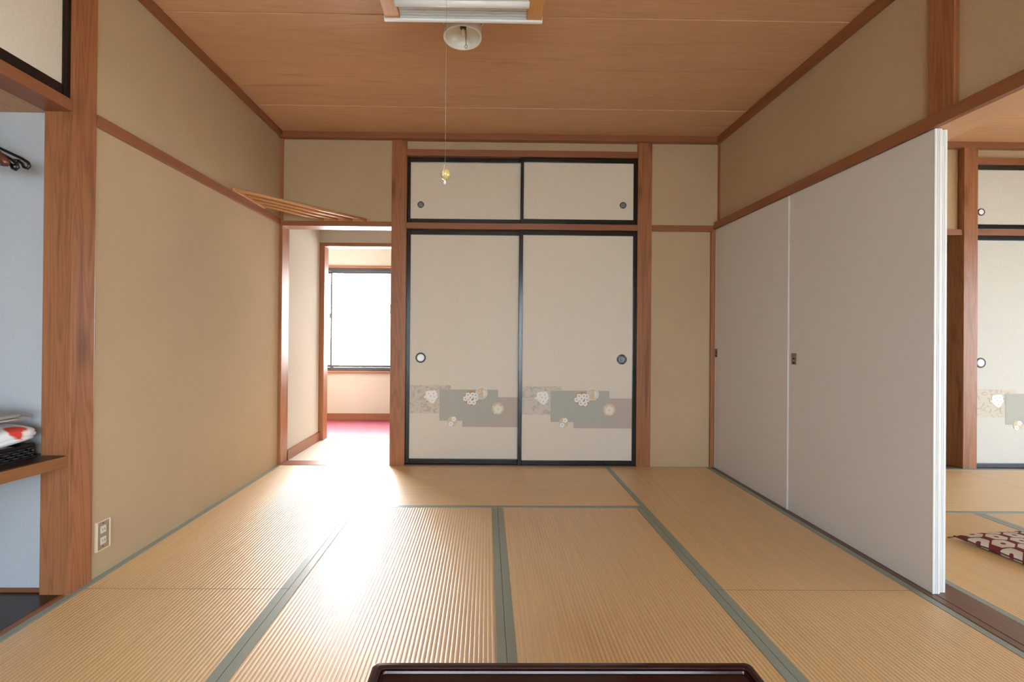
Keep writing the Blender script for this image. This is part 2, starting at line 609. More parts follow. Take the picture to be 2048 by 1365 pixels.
# adjoining room posts and rails
trim(3.868, 3.982, 3.635, 3.765, -0.05, HC, 'square cedar post beside the adjoining room closet', 'post', 'post')
trim(1.96, 3.868, 3.645, 3.763, 1.898, 1.945, 'wooden lintel over the dark passage in the adjoining room')
trim(3.982, 5.8, 3.645, 3.75, 1.898, 1.947, 'wooden rail between the adjoining room closet doors')
trim(3.982, 5.8, 3.645, 3.75, 2.475, 2.530, 'wooden rail over the adjoining room closet doors')
trim(1.955, 5.8, 3.63, 3.69, 2.607, HC, 'ceiling moulding across the adjoining room')
trim(1.955, 1.99, YR, 3.63, 2.607, HC, 'ceiling moulding on the far side of the partition')
struct(box('baseboard_entry', 3.848, 3.868, 3.77, 4.5, 0.0, 0.075, wood('dark', 1), None, 0.002), 'dark baseboard in the passage off the adjoining room', 'baseboard')
trim(3.982, 5.8, 3.639, 3.75, -0.05, 0.001, 'threshold under the adjoining room closet doors', 'sill')
trim(1.99, 3.868, 3.639, 3.768, -0.05, 0.001, 'threshold of the dark passage in the adjoining room', 'sill')
# hall trims
struct(box('baseboard_hall_side', -1.647, -1.630, 3.767, 4.49, 0.0, 0.085, wood('trim', 1), None, 0.002), 'wooden baseboard on the bright passage wall', 'baseboard')
struct(box('baseboard_hall_outer', -3.3, 1.9, 5.556, 5.57, 0.0, 0.08, wood('trim', 0), None, 0.002), 'wooden baseboard below the hall window', 'baseboard')
trim(-1.672, -1.602, 4.49, 4.60, 0.0, 1.915, 'slim inner jamb post in the hall passage', 'post', 'post')
trim(-1.66, -0.765, 4.48, 4.60, 1.914, 1.950, 'wooden inner lintel in the hall passage')
trim(-0.80, -0.765, 4.49, 4.60, 0.0, 1.915, 'inner jamb post backing the closet partition', 'post', 'post')
trim(-1.635, -0.768, 3.64, 3.768, -0.05, 0.002, 'wooden threshold of the bright doorway', 'trim')
trim(WX0 - 0.05, WX1 + 0.05, 5.545, 5.60, 1.862, 1.888, 'thin wooden casing above the hall window')
trim(WX0 - 0.05, WX1 + 0.05, 5.530, 5.60, 0.572, 0.597, 'wooden stool below the hall window')


# ------------------------------------------------------------------ windows
def sash(parent, x0, x1, z0, z1, y, w, d, fmat, gmat):
    """One sliding sash: four bars and a pane."""
    for nm, b in (('sash_stile', (x0, x0 + w, z0, z1)), ('sash_stile', (x1 - w, x1, z0, z1)),
                  ('sash_rail', (x0 + w, x1 - w, z0, z0 + w * 1.3)), ('sash_rail', (x0 + w, x1 - w, z1 - w * 1.3, z1))):
        box(nm, b[0], b[1], y, y + d, b[2], b[3], fmat, parent, 0.001)
    return box('pane', x0 + w, x1 - w, y + d * 0.4, y + d * 0.6, z0 + w * 1.3, z1 - w * 1.3, gmat, parent)


ALU = simple('bronze_aluminium', (0.050, 0.045, 0.047), 0.45, 0.2)
PANE = emit_pane('frosted_lit_glass', (0.97, 0.985, 1.0), HALL_PANE)
w1 = struct(empty('window_1', (0, 0, 0)), 'frosted hall window glowing with daylight in dark frame', 'window')
box('frame_rail', WX0, WX1, 5.575, 5.66, 1.822, 1.861, ALU, w1, 0.001)
box('frame_rail', WX0, WX1, 5.575, 5.66, 0.598, 0.640, ALU, w1, 0.001)
box('frame_stile', WX0, WX0 + 0.03, 5.575, 5.66, 0.640, 1.822, ALU, w1, 0.001)
box('frame_stile', WX1 - 0.03, WX1, 5.575, 5.66, 0.640, 1.822, ALU, w1, 0.001)
for i, (a, b, yy) in enumerate(((WX0 + 0.03, -1.895, 5.618), (-1.917, -1.165, 5.588), (-1.187, WX1 - 0.03, 5.618))):
    p = sash(w1, a, b, 0.642, 1.820, yy, 0.020, 0.024, ALU, PANE)
box('latch', -1.925, -1.909, 5.575, 5.588, 1.24, 1.30, ALU, w1, 0.003)
box('latch', -1.188, -1.170, 5.575, 5.588, 1.30, 1.42, ALU, w1, 0.003)

GL = clear_glass()
w2 = struct(empty('window_2', (0, 0, 0)), 'wide sliding garden window behind the table', 'window')
for i in range(4):
    a = -1.45 + i * 0.775
    sash(w2, a, a + 0.775, 0.065, 1.945, YR - 0.07 + 0.03 * (i % 2), 0.03, 0.025, ALU, GL)
w3 = struct(empty('window_3', (5.86, 0.6, 0), PI / 2), 'wide sliding garden window of the adjoining room', 'window')
for i in range(4):
    a = -2.15 + i * 1.075
    sash(w3, a, a + 1.075, 0.065, 1.945, -0.02 + 0.03 * (i % 2), 0.03, 0.025, ALU, GL)


# ------------------------------------------------------------------ straw mats
HEM_W = 0.033
PITCH = 0.0152


def ridge_mesh(name, length, width, axis):
    """Ridged rush cover: ridges run along `axis`, profile across the other one."""
    n = int(round(width / PITCH))
    per = 8
    m = n * per
    prof = []
    for i in range(m + 1):
        u = i / m
        s = abs(math.sin(PI * u * n))
        prof.append((-width / 2 + u * width, -0.0016 * (1 - s ** 0.6)))
    verts, faces = [], []
    for (a, z) in prof:
        for e in (-length / 2, length / 2):
            verts.append((a, e, z) if axis == 1 else (e, a, z))
    for i in range(m):
        q = (2 * i, 2 * i + 2, 2 * i + 3, 2 * i + 1)
        faces.append(q if axis == 1 else q[::-1])
    # skirt down to the base so that the cover is a solid
    t = len(verts)
    h, w = length / 2, width / 2
    for (a, e) in ((-w, -h), (w, -h), (w, h), (-w, h)):
        verts.append((a, e, -0.012) if axis == 1 else (e, a, -0.012))
    me = bpy.data.meshes.new(name)
    me.from_pydata(verts, [], faces)
    for p in me.polygons:
        p.use_smooth = True
    me.update()
    return me


def straw_mat(label, x0, x1, y0, y1, hems=(True, True), group='straw mats covering the floor'):
    g = 0.0008
    x0, x1, y0, y1 = x0 + g, x1 - g, y0 + g, y1 - g
    cx, cy = (x0 + x1) / 2, (y0 + y1) / 2
    axis = 1 if (y1 - y0) > (x1 - x0) else 0
    root = empty('tatami_mat', (cx, cy, 0))
    tag(root, label, 'straw mat', group)
    W, L = (x1 - x0, y1 - y0) if axis == 1 else (y1 - y0, x1 - x0)
    box('mat_core', x0 - cx, x1 - cx, y0 - cy, y1 - cy, -0.050, -0.0022, simple('straw_core', (0.16, 0.10, 0.05), 0.9), root)
    lo = -W / 2 + (HEM_W if hems[0] else 0)
    hi = W / 2 - (HEM_W if hems[1] else 0)
    me = ridge_mesh('rush_cover', L - 0.0006, hi - lo, axis)
    mid = (lo + hi) / 2
    link('rush_cover', me, tatami_mat_material(1 - axis), root, (mid, 0, 0) if axis == 1 else (0, mid, 0))
    for s, on in ((-1, hems[0]), (1, hems[1])):
        if not on:
            continue
        a, b = sorted((s * W / 2, s * (W / 2 - HEM_W)))
        if axis == 1:
            box('hem', a, b, -L / 2, L / 2, -0.02, 0.0012, hem_material(), root, 0.0012)
        else:
            box('hem', -L / 2, L / 2, a, b, -0.02, 0.0012, hem_material(), root, 0.0012)
    return root


C0, C1, C2, C3, C4 = -1.664, -0.804, 0.0755, 0.960, 1.811
R0, R1, R2, R3 = 3.637, 2.762, 1.876, 0.112
straw_mat('straw mat along the outlet wall reaching the bright doorway', C0, C1, R2, R0)
straw_mat('straw mat beside the dark niche floor and cedar post', C0, C1, R3, R2)
straw_mat('straw mat laid crosswise in front of the closet doors', C1, C3, R1, R0, (True, False))
straw_mat('glossy ridged straw mat lit by the doorway glare, touching table', C1, C2, R1 - 1.764, R1)
straw_mat('straw mat in the middle of the room with the table over its end', C2, C3, R1 - 1.764, R1)
straw_mat('straw mat along the white partition doors', C3, C4, R2, R0)
straw_mat('straw mat beside the open part of the partition sill', C3, C4, R3, R2)
straw_mat('straw mat laid crosswise under the low table', C1, C3, 0.118, R1 - 1.764)
straw_mat('straw mat in rear corner by the garden window and outlet wall', C0, C1, YR + 0.02, R3)
straw_mat('straw mat by the garden window behind the low table', C1, C2, YR + 0.02, 0.118)
straw_mat('straw mat by the garden window between table and partition wall', C2, C3, YR + 0.02, 0.118)
straw_mat('straw mat in rear corner by the garden window and partition wall', C3, C4, YR + 0.02, R3)
AG = 'straw mats in the adjoining room'
straw_mat('straw mat in front of the adjoining room closet and dark passage', 1.98, 3.80, 2.706, 3.637, (True, True), AG)
straw_mat('straw mat carrying the maroon cushion beside the partition sill', 1.98, 2.975, 0.93, 2.706, (True, True), AG)
straw_mat('straw mat past the maroon cushion in the adjoining room', 2.975, 3.87, 0.93, 2.706, (True, True), AG)
straw_mat('straw mat by the side window in the adjoining room', 3.87, 4.80, 0.93, 2.706, (True, True), AG)
straw_mat('straw mat before the adjoining room closet, far end', 3.80, 5.79, 2.706, 3.637, (True, True), AG)
straw_mat('straw mat under the side window of the adjoining room', 4.80, 5.79, 0.93, 2.706, (True, True), AG)
straw_mat('straw mat at the rear of the adjoining room by the partition', 1.98, 3.87, YR + 0.02, 0.93, (True, True), AG)
straw_mat('straw mat at the rear of the adjoining room by the window', 3.87, 5.79, YR + 0.02, 0.93, (True, True), AG)

# ------------------------------------------------------------------ papered sliding doors with black lacquer frames
LACQUER = simple('black_lacquer', (0.006, 0.006, 0.007), 0.22)
PAPER = paper('fusuma_paper', (0.68, 0.615, 0.52))
PAPER_L = paper('fusuma_paper_left', (0.68, 0.62, 0.53))
DISH_GLARE = simple('dish_window_glare', (0.84, 0.88, 0.92), 0.22)  # metal dish; the window's bright reflection is painted in as pale colour
IRON = simple('dark_iron', (0.050, 0.052, 0.056), 0.40, 0.2)
SILVER = simple('dull_silver', (0.20, 0.205, 0.21), 0.35, 0.2)
PR_LEAF = leaf_print('leaf_print', (0.585, 0.530, 0.455), (0.46, 0.42, 0.36))
PR_GREEN = paper('print_grey_green', (0.425, 0.425, 0.375))
PR_MAUVE = paper('print_mauve', (0.470, 0.405, 0.350))
PR_WHITE = simple('print_white', (0.80, 0.79, 0.76), 0.8)
PR_TAN = simple('print_tan', (0.60, 0.49, 0.34), 0.8)
PR_BROWN = simple('print_brown', (0.48, 0.27, 0.12), 0.8)
PR_CREAM = simple('print_cream', (0.74, 0.70, 0.61), 0.8)
PR_GREY = simple('print_grey', (0.50, 0.50, 0.47), 0.8)


def disc(bm, cx, cz, r, y, seg=28):
    vs_ = [bm.verts.new((cx + r * math.cos(2 * PI * k / seg), y, cz + r * math.sin(2 * PI * k / seg))) for k in range(seg)]
    bm.faces.new(vs_)


def annulus(bm, cx, cz, r0, r1, y, seg=32):
    a = [bm.verts.new((cx + r0 * math.cos(2 * PI * k / seg), y, cz + r0 * math.sin(2 * PI * k / seg))) for k in range(seg)]
    b = [bm.verts.new((cx + r1 * math.cos(2 * PI * k / seg), y, cz + r1 * math.sin(2 * PI * k / seg))) for k in range(seg)]
    for k in range(seg):
        j = (k + 1) % seg
        bm.faces.new((a[k], a[j], b[j], b[k]))


def blossom(bm, cx, cz, r, y, petals=5, ph=0.3):
    n = petals * 8
    vs_ = []
    for k in range(n):
        t = 2 * PI * k / n
        rr = r * (0.74 + 0.26 * abs(math.cos(petals * t / 2 + ph)) ** 0.7)
        vs_.append(bm.verts.new((cx + rr * math.cos(t), y, cz + rr * math.sin(t))))
    bm.faces.new(vs_)


def petal(bm, cx, cz, ang, r0, r1, w, y):
    d = Vector((math.cos(ang), 0, math.sin(ang)))
    s = Vector((-d.z, 0, d.x))
    o = Vector((cx, y, cz))
    bm.faces.new([bm.verts.new(o + d * a + s * b) for a, b in ((r0, 0), ((r0 + r1) / 2, w), (r1, w * 0.4), (r1, -w * 0.4), ((r0 + r1) / 2, -w))])


def flat(name, fn, mat, parent):
    bm = bmesh.new()
    fn(bm)
    me = bpy.data.meshes.new(name)
    bmesh.ops.recalc_face_normals(bm, faces=bm.faces)
    for f in bm.faces:
        if f.normal.y > 0:
            f.normal_flip()
    # the print is given a hair of thickness
    r = bmesh.ops.extrude_face_region(bm, geom=list(bm.faces))
    for v in [g for g in r['geom'] if isinstance(g, bmesh.types.BMVert)]:
        v.co.y += 0.00025
    bm.to_mesh(me)
    bm.free()
    return link(name, me, mat, parent)


def print_ball(panel, kind, cx, cz, r, y):
    rnd = random.Random(kind)
    if kind == 0:      # cluster of white blossoms
        b = flat('printed_ball', lambda m: disc(m, cx, cz, r * 0.9, y), PR_CREAM, panel)

        def fl(m):
            for i, (dx, dz, s) in enumerate(((-0.4, 0.35, .55), (0.35, 0.4, .55), (0.5, -0.1, .5), (-0.1, 0.0, .5), (0.15, -0.65, .5), (-0.55, 0.0, .36), (-1.0, -0.15, .18))):
                blossom(m, cx + dx * r, cz + dz * r, s * r, y - 0.0002 - 0.00012 * i)
        flat('white_petals', fl, PR_WHITE, b)
        flat('blossom_centres', lambda m: [disc(m, cx + dx * r, cz + dz * r, 0.10 * r, y - 0.0016, 10) for dx, dz in ((-0.4, 0.35), (0.35, 0.4), (0.5, -0.1), (-0.1, 0.0), (0.15, -0.65))], PR_GREY, b)
    elif kind == 1:    # brown ball of small plum blossoms
        b = flat('printed_ball', lambda m: disc(m, cx, cz, r, y), PR_BROWN, panel)
        sp = ((-0.45, 0.42), (0.2, 0.45), (-0.12, 0.08), (0.66, -0.06), (-0.78, -0.08), (-0.22, -0.55), (0.34, -0.6), (0.6, 0.4))

        def fl(m):
            for i, (dx, dz) in enumerate(sp):
                blossom(m, cx + dx * r, cz + dz * r, 0.36 * r, y - 0.0002 - 0.0001 * i)

        def ce(m):
            for i, (dx, dz) in enumerate(sp):
                disc(m, cx + dx * r, cz + dz * r, 0.14 * r, y - 0.0013, 12)
        flat('white_petals', fl, PR_WHITE, b)
        flat('blossom_centres', ce, PR_GREY, b)
    elif kind == 2:    # ringed ball with pine needles
        b = flat('printed_ball', lambda m: disc(m, cx, cz, r, y - 0.0002), PR_TAN, panel)

        def fl(m):
            annulus(m, cx, cz, r * 0.9, r, y - 0.0005)
            for i in range(7):
                petal(m, cx + 0.25 * r, cz - 0.05 * r, -1.3 + i * 0.45, 0.05 * r, 0.72 * r, 0.09 * r, y - 0.0006 - 0.0001 * i)
            for i in range(4):
                petal(m, cx - 0.2 * r, cz - 0.1 * r, 1.6 + i * 0.5, 0.1 * r, 0.75 * r, 0.035 * r, y - 0.0006 - 0.0001 * i)
        flat('white_petals', fl, PR_CREAM, b)
    elif kind == 3:    # chrysanthemum ball
        b = flat('printed_ball', lambda m: disc(m, cx, cz, r, y - 0.0002), PR_TAN, panel)

        def fl(m):
            for i in range(14):
                petal(m, cx, cz - 0.1 * r, 2 * PI * i / 14, 0.08 * r, (0.8 + 0.1 * math.sin(i * 2.3)) * r, 0.14 * r, y - 0.0005 - 0.00005 * i)
        flat('pale_petals', fl, PR_CREAM, b)
    else:              # small tan ball with two blossoms
        b = flat('printed_ball', lambda m: disc(m, cx, cz, r, y - 0.0002), PR_TAN, panel)

        def fl(m):
            blossom(m, cx + 0.3 * r, cz + 0.45 * r, 0.5 * r, y - 0.0006)
            blossom(m, cx - 0.3 * r, cz - 0.5 * r, 0.5 * r, y - 0.0006)

        def ce(m):
            disc(m, cx + 0.3 * r, cz + 0.45 * r, 0.14 * r, y - 0.0009, 12)
            disc(m, cx - 0.3 * r, cz - 0.5 * r, 0.16 * r, y - 0.0009, 12)
        flat('white_petals', fl, PR_WHITE, b)
        flat('blossom_centres', ce, PR_TAN, b)
    return b


def finger_cup(parent, x, z, r, y, style):
    """Round recessed pull: dark ring and a metal dish."""
    bm = bmesh.new()
    lathe_bm(bm, [(r * 0.70, 0.004), (r * 0.72, -0.003), (r * 0.82, -0.005), (r * 0.95, -0.004), (r, 0.0), (r, 0.004)], 36, 'Y')
    ring = bm_obj('handle', bm, IRON, parent, (x, y, z), True)
    bm = bmesh.new()
    lathe_bm(bm, [(0.0, -0.0008), (r * 0.45, -0.0011), (r * 0.71, -0.0026), (r * 0.72, 0.003)], 36, 'Y')
    bm_obj('dish', bm, DISH_GLARE if style == 'bright' else SILVER, ring, None, True)  # bright style carries its reflection in the base colour
    if style != 'bright':
        for q in range(4):
            bm = bmesh.new()
            a0 = PI / 4 + q * PI / 2
            ins = []
            outs = []
            for k in range(5):
                t = a0 - 0.33 + 0.66 * k / 4
                ins.append(bm.verts.new((r * 0.80 * math.cos(t), -0.0058, r * 0.80 * math.sin(t))))
                outs.append(bm.verts.new((r * 0.93 * math.cos(t), -0.0052, r * 0.93 * math.sin(t))))
            for k in range(4):
                bm.faces.new((ins[k], ins[k + 1], outs[k + 1], outs[k]))
            bm_obj('inlay', bm, SILVER, ring)
    return ring


def fusuma(label, x0, x1, z0, z1, loc, rz=0.0, fw=0.03, fb=0.04, handle=None, art=None, mirror=False, mat=None, group=None, inner=None):
    """Sliding door in local x/z, front at local y=0 facing -y."""
    root = empty('sliding_door', loc, rz)
    tag(root, label, 'sliding door', group)
    th = 0.020
    fl, fr = (fw, fw) if inner is None else inner
    box('stile', x0, x0 + fl, -0.002, th + 0.002, z0, z1, LACQUER, root, 0.003)
    box('stile', x1 - fr, x1, -0.002, th + 0.002, z0, z1, LACQUER, root, 0.003)
    box('rail', x0 + fl, x1 - fr, 0.0, th, z0, z0 + fb, LACQUER, root, 0.003)
    box('rail', x0 + fl, x1 - fr, 0.0, th, z1 - fb, z1, LACQUER, root, 0.003)
    px0, px1 = x0 + fl - 0.002, x1 - fr + 0.002
    panel = box('paper_panel', px0, px1, 0.005, th - 0.004, z0 + fb - 0.002, z1 - fb + 0.002, mat or PAPER, root)
    if handle:
        finger_cup(root, handle[0], handle[1], handle[2], 0.004, handle[3])
    if art is not None:
        ox = art
        c = panel.location
        y = 0.005 - c.y - 0.0003

        def rect(nm, a, b, p, q, m, dy):
            a, b = max(a + ox, px0), min(b + ox, px1)
            return flat(nm, lambda bm: bm.faces.new([bm.verts.new((u - c.x, y - dy, w - c.z)) for u, w in ((a, p), (b, p), (b, q), (a, q))]), m, panel)
        rect('printed_patch', -0.62, -0.285, 0.413, 0.642, PR_LEAF, 0.0)
        rect('printed_patch', -0.19, 0.40, 0.305, 0.548, PR_MAUVE, 0.0004)
        rect('printed_patch', -0.376, 0.098, 0.354, 0.608, PR_GREEN, 0.0008)
        for kd, bx, bz, br in ((0, -0.442, 0.553, 0.052), (1, -0.119, 0.539, 0.059), (2, -0.036, 0.58, 0.049), (3, 0.098, 0.456, 0.050), (4, -0.270, 0.350, 0.040)):
            if px0 + 0.02 < bx + ox < px1 - 0.02:
                print_ball(panel, kd, bx + ox - c.x, bz - c.z, br, y - 0.0014)
    return root


CL = 'closet doors'
YF, YK = 3.648, 3.674     # front and back track
fusuma('small upper closet door next to the doorway post, with the light pull before it', -0.653, 0.300, 1.951, 2.487, (0, YK, 0), handle=(-0.541, 2.105, 0.027, 'dark'), group=CL)
fusuma('small upper closet door overlapping its neighbour, handle near the plaster panel', 0.266, 1.211, 1.951, 2.487, (0, YF, 0), handle=(1.096, 2.110, 0.027, 'dark'), group=CL, inner=(0.026, 0.032))
fusuma('tall closet door next to the doorway post, printed with flower balls', -0.653, 0.300, 0.008, 1.900, (0, YK, 0), fw=0.035, handle=(-0.531, 0.863, 0.042, 'bright'), art=0.0, group=CL, mat=PAPER_L)
fusuma('tall closet door overlapping its neighbour, printed flower balls, dark round handle', 0.258, 1.211, 0.006, 1.900, (0, YF, 0), fw=0.032, handle=(1.095, 0.863, 0.041, 'dark'), art=0.898, group=CL)
CR = 'closet doors of the adjoining room'
WHITE_PAPER = paper('fusuma_paper_pale', (0.60, 0.585, 0.54))
fusuma('small upper door of the adjoining room closet', 3.955, 4.915, 1.949, 2.474, (0, 3.652, 0), handle=(4.030, 2.09, 0.030, 'bright'), group=CR, mat=WHITE_PAPER, inner=(0.028, 0.03))
fusuma('tall printed door of the adjoining room closet', 3.955, 4.915, 0.002, 1.897, (0, 3.652, 0), handle=(4.032, 0.858, 0.042, 'bright'), art=4.613, group=CR, mat=WHITE_PAPER, inner=(0.028, 0.03))
fusuma('small upper door of the adjoining room closet, far half', 4.885, 5.80, 1.949, 2.474, (0, 3.678, 0), group=CR, mat=WHITE_PAPER)
fusuma('tall door of the adjoining room closet, far half', 4.885, 5.80, 0.002, 1.897, (0, 3.678, 0), art=5.50, group=CR, mat=WHITE_PAPER)
# cupboard above the niche: local x runs along world -y, front faces +x
for lbl, a, b, xx in (('small cupboard door above the storage niche, against the cedar post', 0.90, 1.826, -1.668),
                      ('small cupboard door above the storage niche, away from the post', 0.0, 0.93, -1.692)):
    fusuma(lbl, a, b, 1.975, 2.451, (xx, 0, 0), PI / 2, fw=0.034, fb=0.046, group='cupboard doors above the niche')

# ------------------------------------------------------------------ white partition doors
DOORW = simple('white_vinyl', (0.60, 0.585, 0.555), 0.55, 0, 0.35)
EDGE = simple('white_edge_strip', (0.72, 0.73, 0.72), 0.45)
PLATE = simple('nickel_plate', (0.30, 0.26, 0.22), 0.40, 0.7)
HOLE = simple('black_hole', (0.01, 0.01, 0.01), 0.8)


def partition_door(label, y0, y1, xf, handle_y=None, side=1):
    root = empty('partition_door', (xf, y0, 0))
    tag(root, label, 'sliding door', 'white partition doors')
    th, L = 0.028, y1 - y0
    box('door_leaf', 0, th, 0.004, L - 0.004, 0.0045, 1.916, DOORW, root, 0.001)
    for yy in (0.0, L - 0.005):
        for a, b in ((-0.001, 0.010), (0.012, 0.0165), (0.0185, th + 0.001)):
            box('edge_strip', a, b, yy, yy + 0.005 if abs(a - 0.012) > 0.001 else yy + 0.004, 0.004, 1.9165, EDGE, root, 0.0008)
    if handle_y is not None:
        hy = handle_y - y0
        p = box('handle_plate', -0.0025, 0.002, hy - 0.0225, hy + 0.0225, 0.890, 0.957, PLATE, root, 0.001)
        for dz, hgt in ((0.0035, 0.010), (-0.012, 0.012)):
            bm = bmesh.new()
            vs_ = []
            for kk in range(13):
                t = PI * kk / 12
                vs_.append(bm.verts.new((-0.0030, 0.010 * math.cos(t), (hgt if dz > 0 else -hgt) * math.sin(t))))
            bm.faces.new(vs_)
            bm_obj('finger_slot', bm, HOLE, p, (0, 0, dz - 0.006))
    return root


partition_door('white partition door between the jamb post and its neighbour', 2.742, 3.622, 1.8365, 3.598)
partition_door('white partition door ending at the open side of the partition', 1.842, 2.739, 1.8385, 2.688)
partition_door('white partition door pushed behind the others, by the open side', 1.852, 2.745, 1.8705, None)
partition_door('white partition door pushed behind the others, by the jamb post', 2.746, 3.622, 1.8705, None)

# ------------------------------------------------------------------ storage niche
struct(multi_box('wall_niche', [(-2.60, -1.765, 1.852, 1.90, -0.05, 1.94), (-2.66, -2.60, -0.05, 1.9, -0.05, 1.94), (-2.66, -1.70, -0.08, -0.02, -0.05, 1.94)], WHITE),
       'white boarded walls inside the storage niche', 'wall')
struct(box('ceiling_niche', -2.66, -1.765, -0.05, 1.9, 1.936, 1.955, wood('ceiling', 1)), 'wooden board ceiling of the storage niche', 'ceiling')
struct(box('floor_niche', -2.62, -1.685, -0.03, 1.852, -0.05, 0.004, wood('niche_floor', 1), None, 0.001), 'glossy dark brown board floor of the storage niche', 'floor')
struct(multi_box('wall_niche_shell', [(-2.75, -2.665, -0.1, 1.95, -0.1, 2.7), (-2.70, -1.77, -0.12, 1.9, 2.50, 2.60), (-2.7, -1.77, 1.902, 1.95, -0.1, 2.6), (-2.7, -1.77, -0.15, -0.085, -0.1, 2.6)], PLASTER),
       'plaster shell around the storage niche', 'wall')
struct(box('baseboard_niche', -2.60, -1.768, 1.838, 1.852, 0.004, 0.016, wood('trim', 0), None, 0.001), 'thin wooden strip at the foot of the white niche wall', 'baseboard')
# shelf: slightly skewed front edge
bm = bmesh.new()
pts = [(-1.659, 1.8215), (-1.712, 1.50), (-1.745, 0.0), (-2.598, 0.0), (-2.598, 1.850), (-1.768, 1.850), (-1.768, 1.8215)]
for z in (0.513, 0.556):
    bm.faces.new([bm.verts.new((x, y, z)) for x, y in pts])
bm.verts.ensure_lookup_table()
nn = len(pts)
for i in range(nn):
    j = (i + 1) % nn
    bm.faces.new((bm.verts[i], bm.verts[j], bm.verts[nn + j], bm.verts[nn + i]))
shelf = empty('niche_shelf', (0, 0, 0))
tag(shelf, 'thick wooden shelf across the storage niche carrying the wicker tray', 'shelf')
bm_obj('shelf_board', bm, wood('shelf', 1), shelf)
bm = bmesh.new()
tp = [(-1.672, 1.820), (-1.724, 1.50), (-1.757, 0.001), (-2.597, 0.001), (-2.597, 1.849), (-1.769, 1.849), (-1.769, 1.820)]
for z in (0.5562, 0.5575):
    bm.faces.new([bm.verts.new((x, y, z)) for x, y in tp])
bm.verts.ensure_lookup_table()
for i in range(nn):
    j = (i + 1) % nn
    bm.faces.new((bm.verts[i], bm.verts[j], bm.verts[nn + j], bm.verts[nn + i]))
tag(bm_obj('dark_top', bm, wood('niche_floor', 1), shelf), 'glossy dark brown top sheet')

# wicker tray
BLACKW = simple('black_wicker', (0.012, 0.010, 0.010), 0.38)
tray = tag(empty('wicker_tray', (-1.762, 1.798, 0.5578), math.radians(-6)), 'low black wicker tray holding folded robes on the niche shelf', 'tray')
TW, TL, TH = 0.34, 0.50, 0.052
box('tray_bottom', -TW, 0, -TL, 0, 0.0, 0.006, BLACKW, tray, 0.001)


def woven_side(axis, fixed, a, b):
    bm = bmesh.new()
    n = int(abs(b - a) / 0.016)
    for row in range(4):
        z = 0.010 + row * 0.0095
        pts = []
        for i in range(n * 4 + 1):
            t = a + (b - a) * i / (n * 4)
            off = 0.0035 * math.sin(PI * (i / 4.0) + PI * row)
            pts.append((fixed + off, t, z) if axis == 'y' else (t, fixed + off, z))
        tube_bm(bm, pts, 0.0042, 6)
    w = bm_obj('woven_side', bm, BLACKW, tray, None, True)
    bm = bmesh.new()
    for i in range(n + 1):
        t = a + (b - a) * i / n
        p = (fixed, t) if axis == 'y' else (t, fixed)
        tube_bm(bm, [(p[0], p[1], 0.004), (p[0], p[1], TH - 0.004)], 0.0022, 5)
    bm_obj('stakes', bm, BLACKW, w, None, True)


woven_side('y', -0.006, -TL + 0.004, -0.004)
woven_side('y', -TW + 0.006, -TL + 0.004, -0.004)
woven_side('x', -0.006, -TW + 0.004, -0.004)
woven_side('x', -TL + 0.006, -TW + 0.004, -0.004)
bm = bmesh.new()
rim = [(-0.006, -0.006), (-TW + 0.006, -0.006), (-TW + 0.006, -TL + 0.006), (-0.006, -TL + 0.006)]
for i in range(4):
    a, b = rim[i], rim[(i + 1) % 4]
    tube_bm(bm, [(a[0], a[1], TH - 0.004), (b[0], b[1], TH - 0.004)], 0.0075, 8)
bm_obj('rim', bm, BLACKW, tray, None, True)


def cloth_slab(name, sx, sy, sz, mat, parent, loc, rz=0.0, seed=0, amp=0.010, sag=0.0, layers=1, round_=0.45):
    """Soft folded textile: rounded, rumpled slab."""
    nx, ny, nz = 30, 34, 8
    bm = bmesh.new()
    bmesh.ops.create_cube(bm, size=2.0)
    bmesh.ops.subdivide_edges(bm, edges=list(bm.edges), cuts=15, use_grid_fill=True)
    for v in bm.verts:
        p = v.co.copy()
        e = 5.0
        # superellipse profile in the vertical sections so the edges read as folds
        q = Vector((p.x, p.y, p.z))
        rad = max(abs(q.x), abs(q.y))
        drop = (1 - round_ * max(0.0, rad - 0.82) / 0.18 * (abs(q.z) ** 0.5))
        z = q.z * drop
        z += 0.0
        x, y = q.x * (1 - 0.10 * (abs(q.z) ** 3)), q.y * (1 - 0.08 * (abs(q.z) ** 3))
        w = Vector((x * sx / 2, y * sy / 2, z * sz / 2))
        nvec = noise.noise_vector(Vector((w.x * 9 + seed * 7.1, w.y * 7, w.z * 16 + seed)))
        w += nvec * amp
        w.z -= sag * max(0.0, (x - 0.35)) ** 2
        if layers > 1:
            f = (z * 0.5 + 0.5) * layers
            ph = abs((f % 1.0) - 0.5) * 2
            k_ = 1 - 0.030 * (ph ** 4)
            w.x *= k_
            w.y *= k_
        v.co = w
    bmesh.ops.smooth_vert(bm, verts=bm.verts, factor=0.4, use_axis_x=True, use_axis_y=True, use_axis_z=True)
    o = bm_obj(name, bm, mat, parent, loc, True)
    o.rotation_euler = (0, 0, rz)
    return o


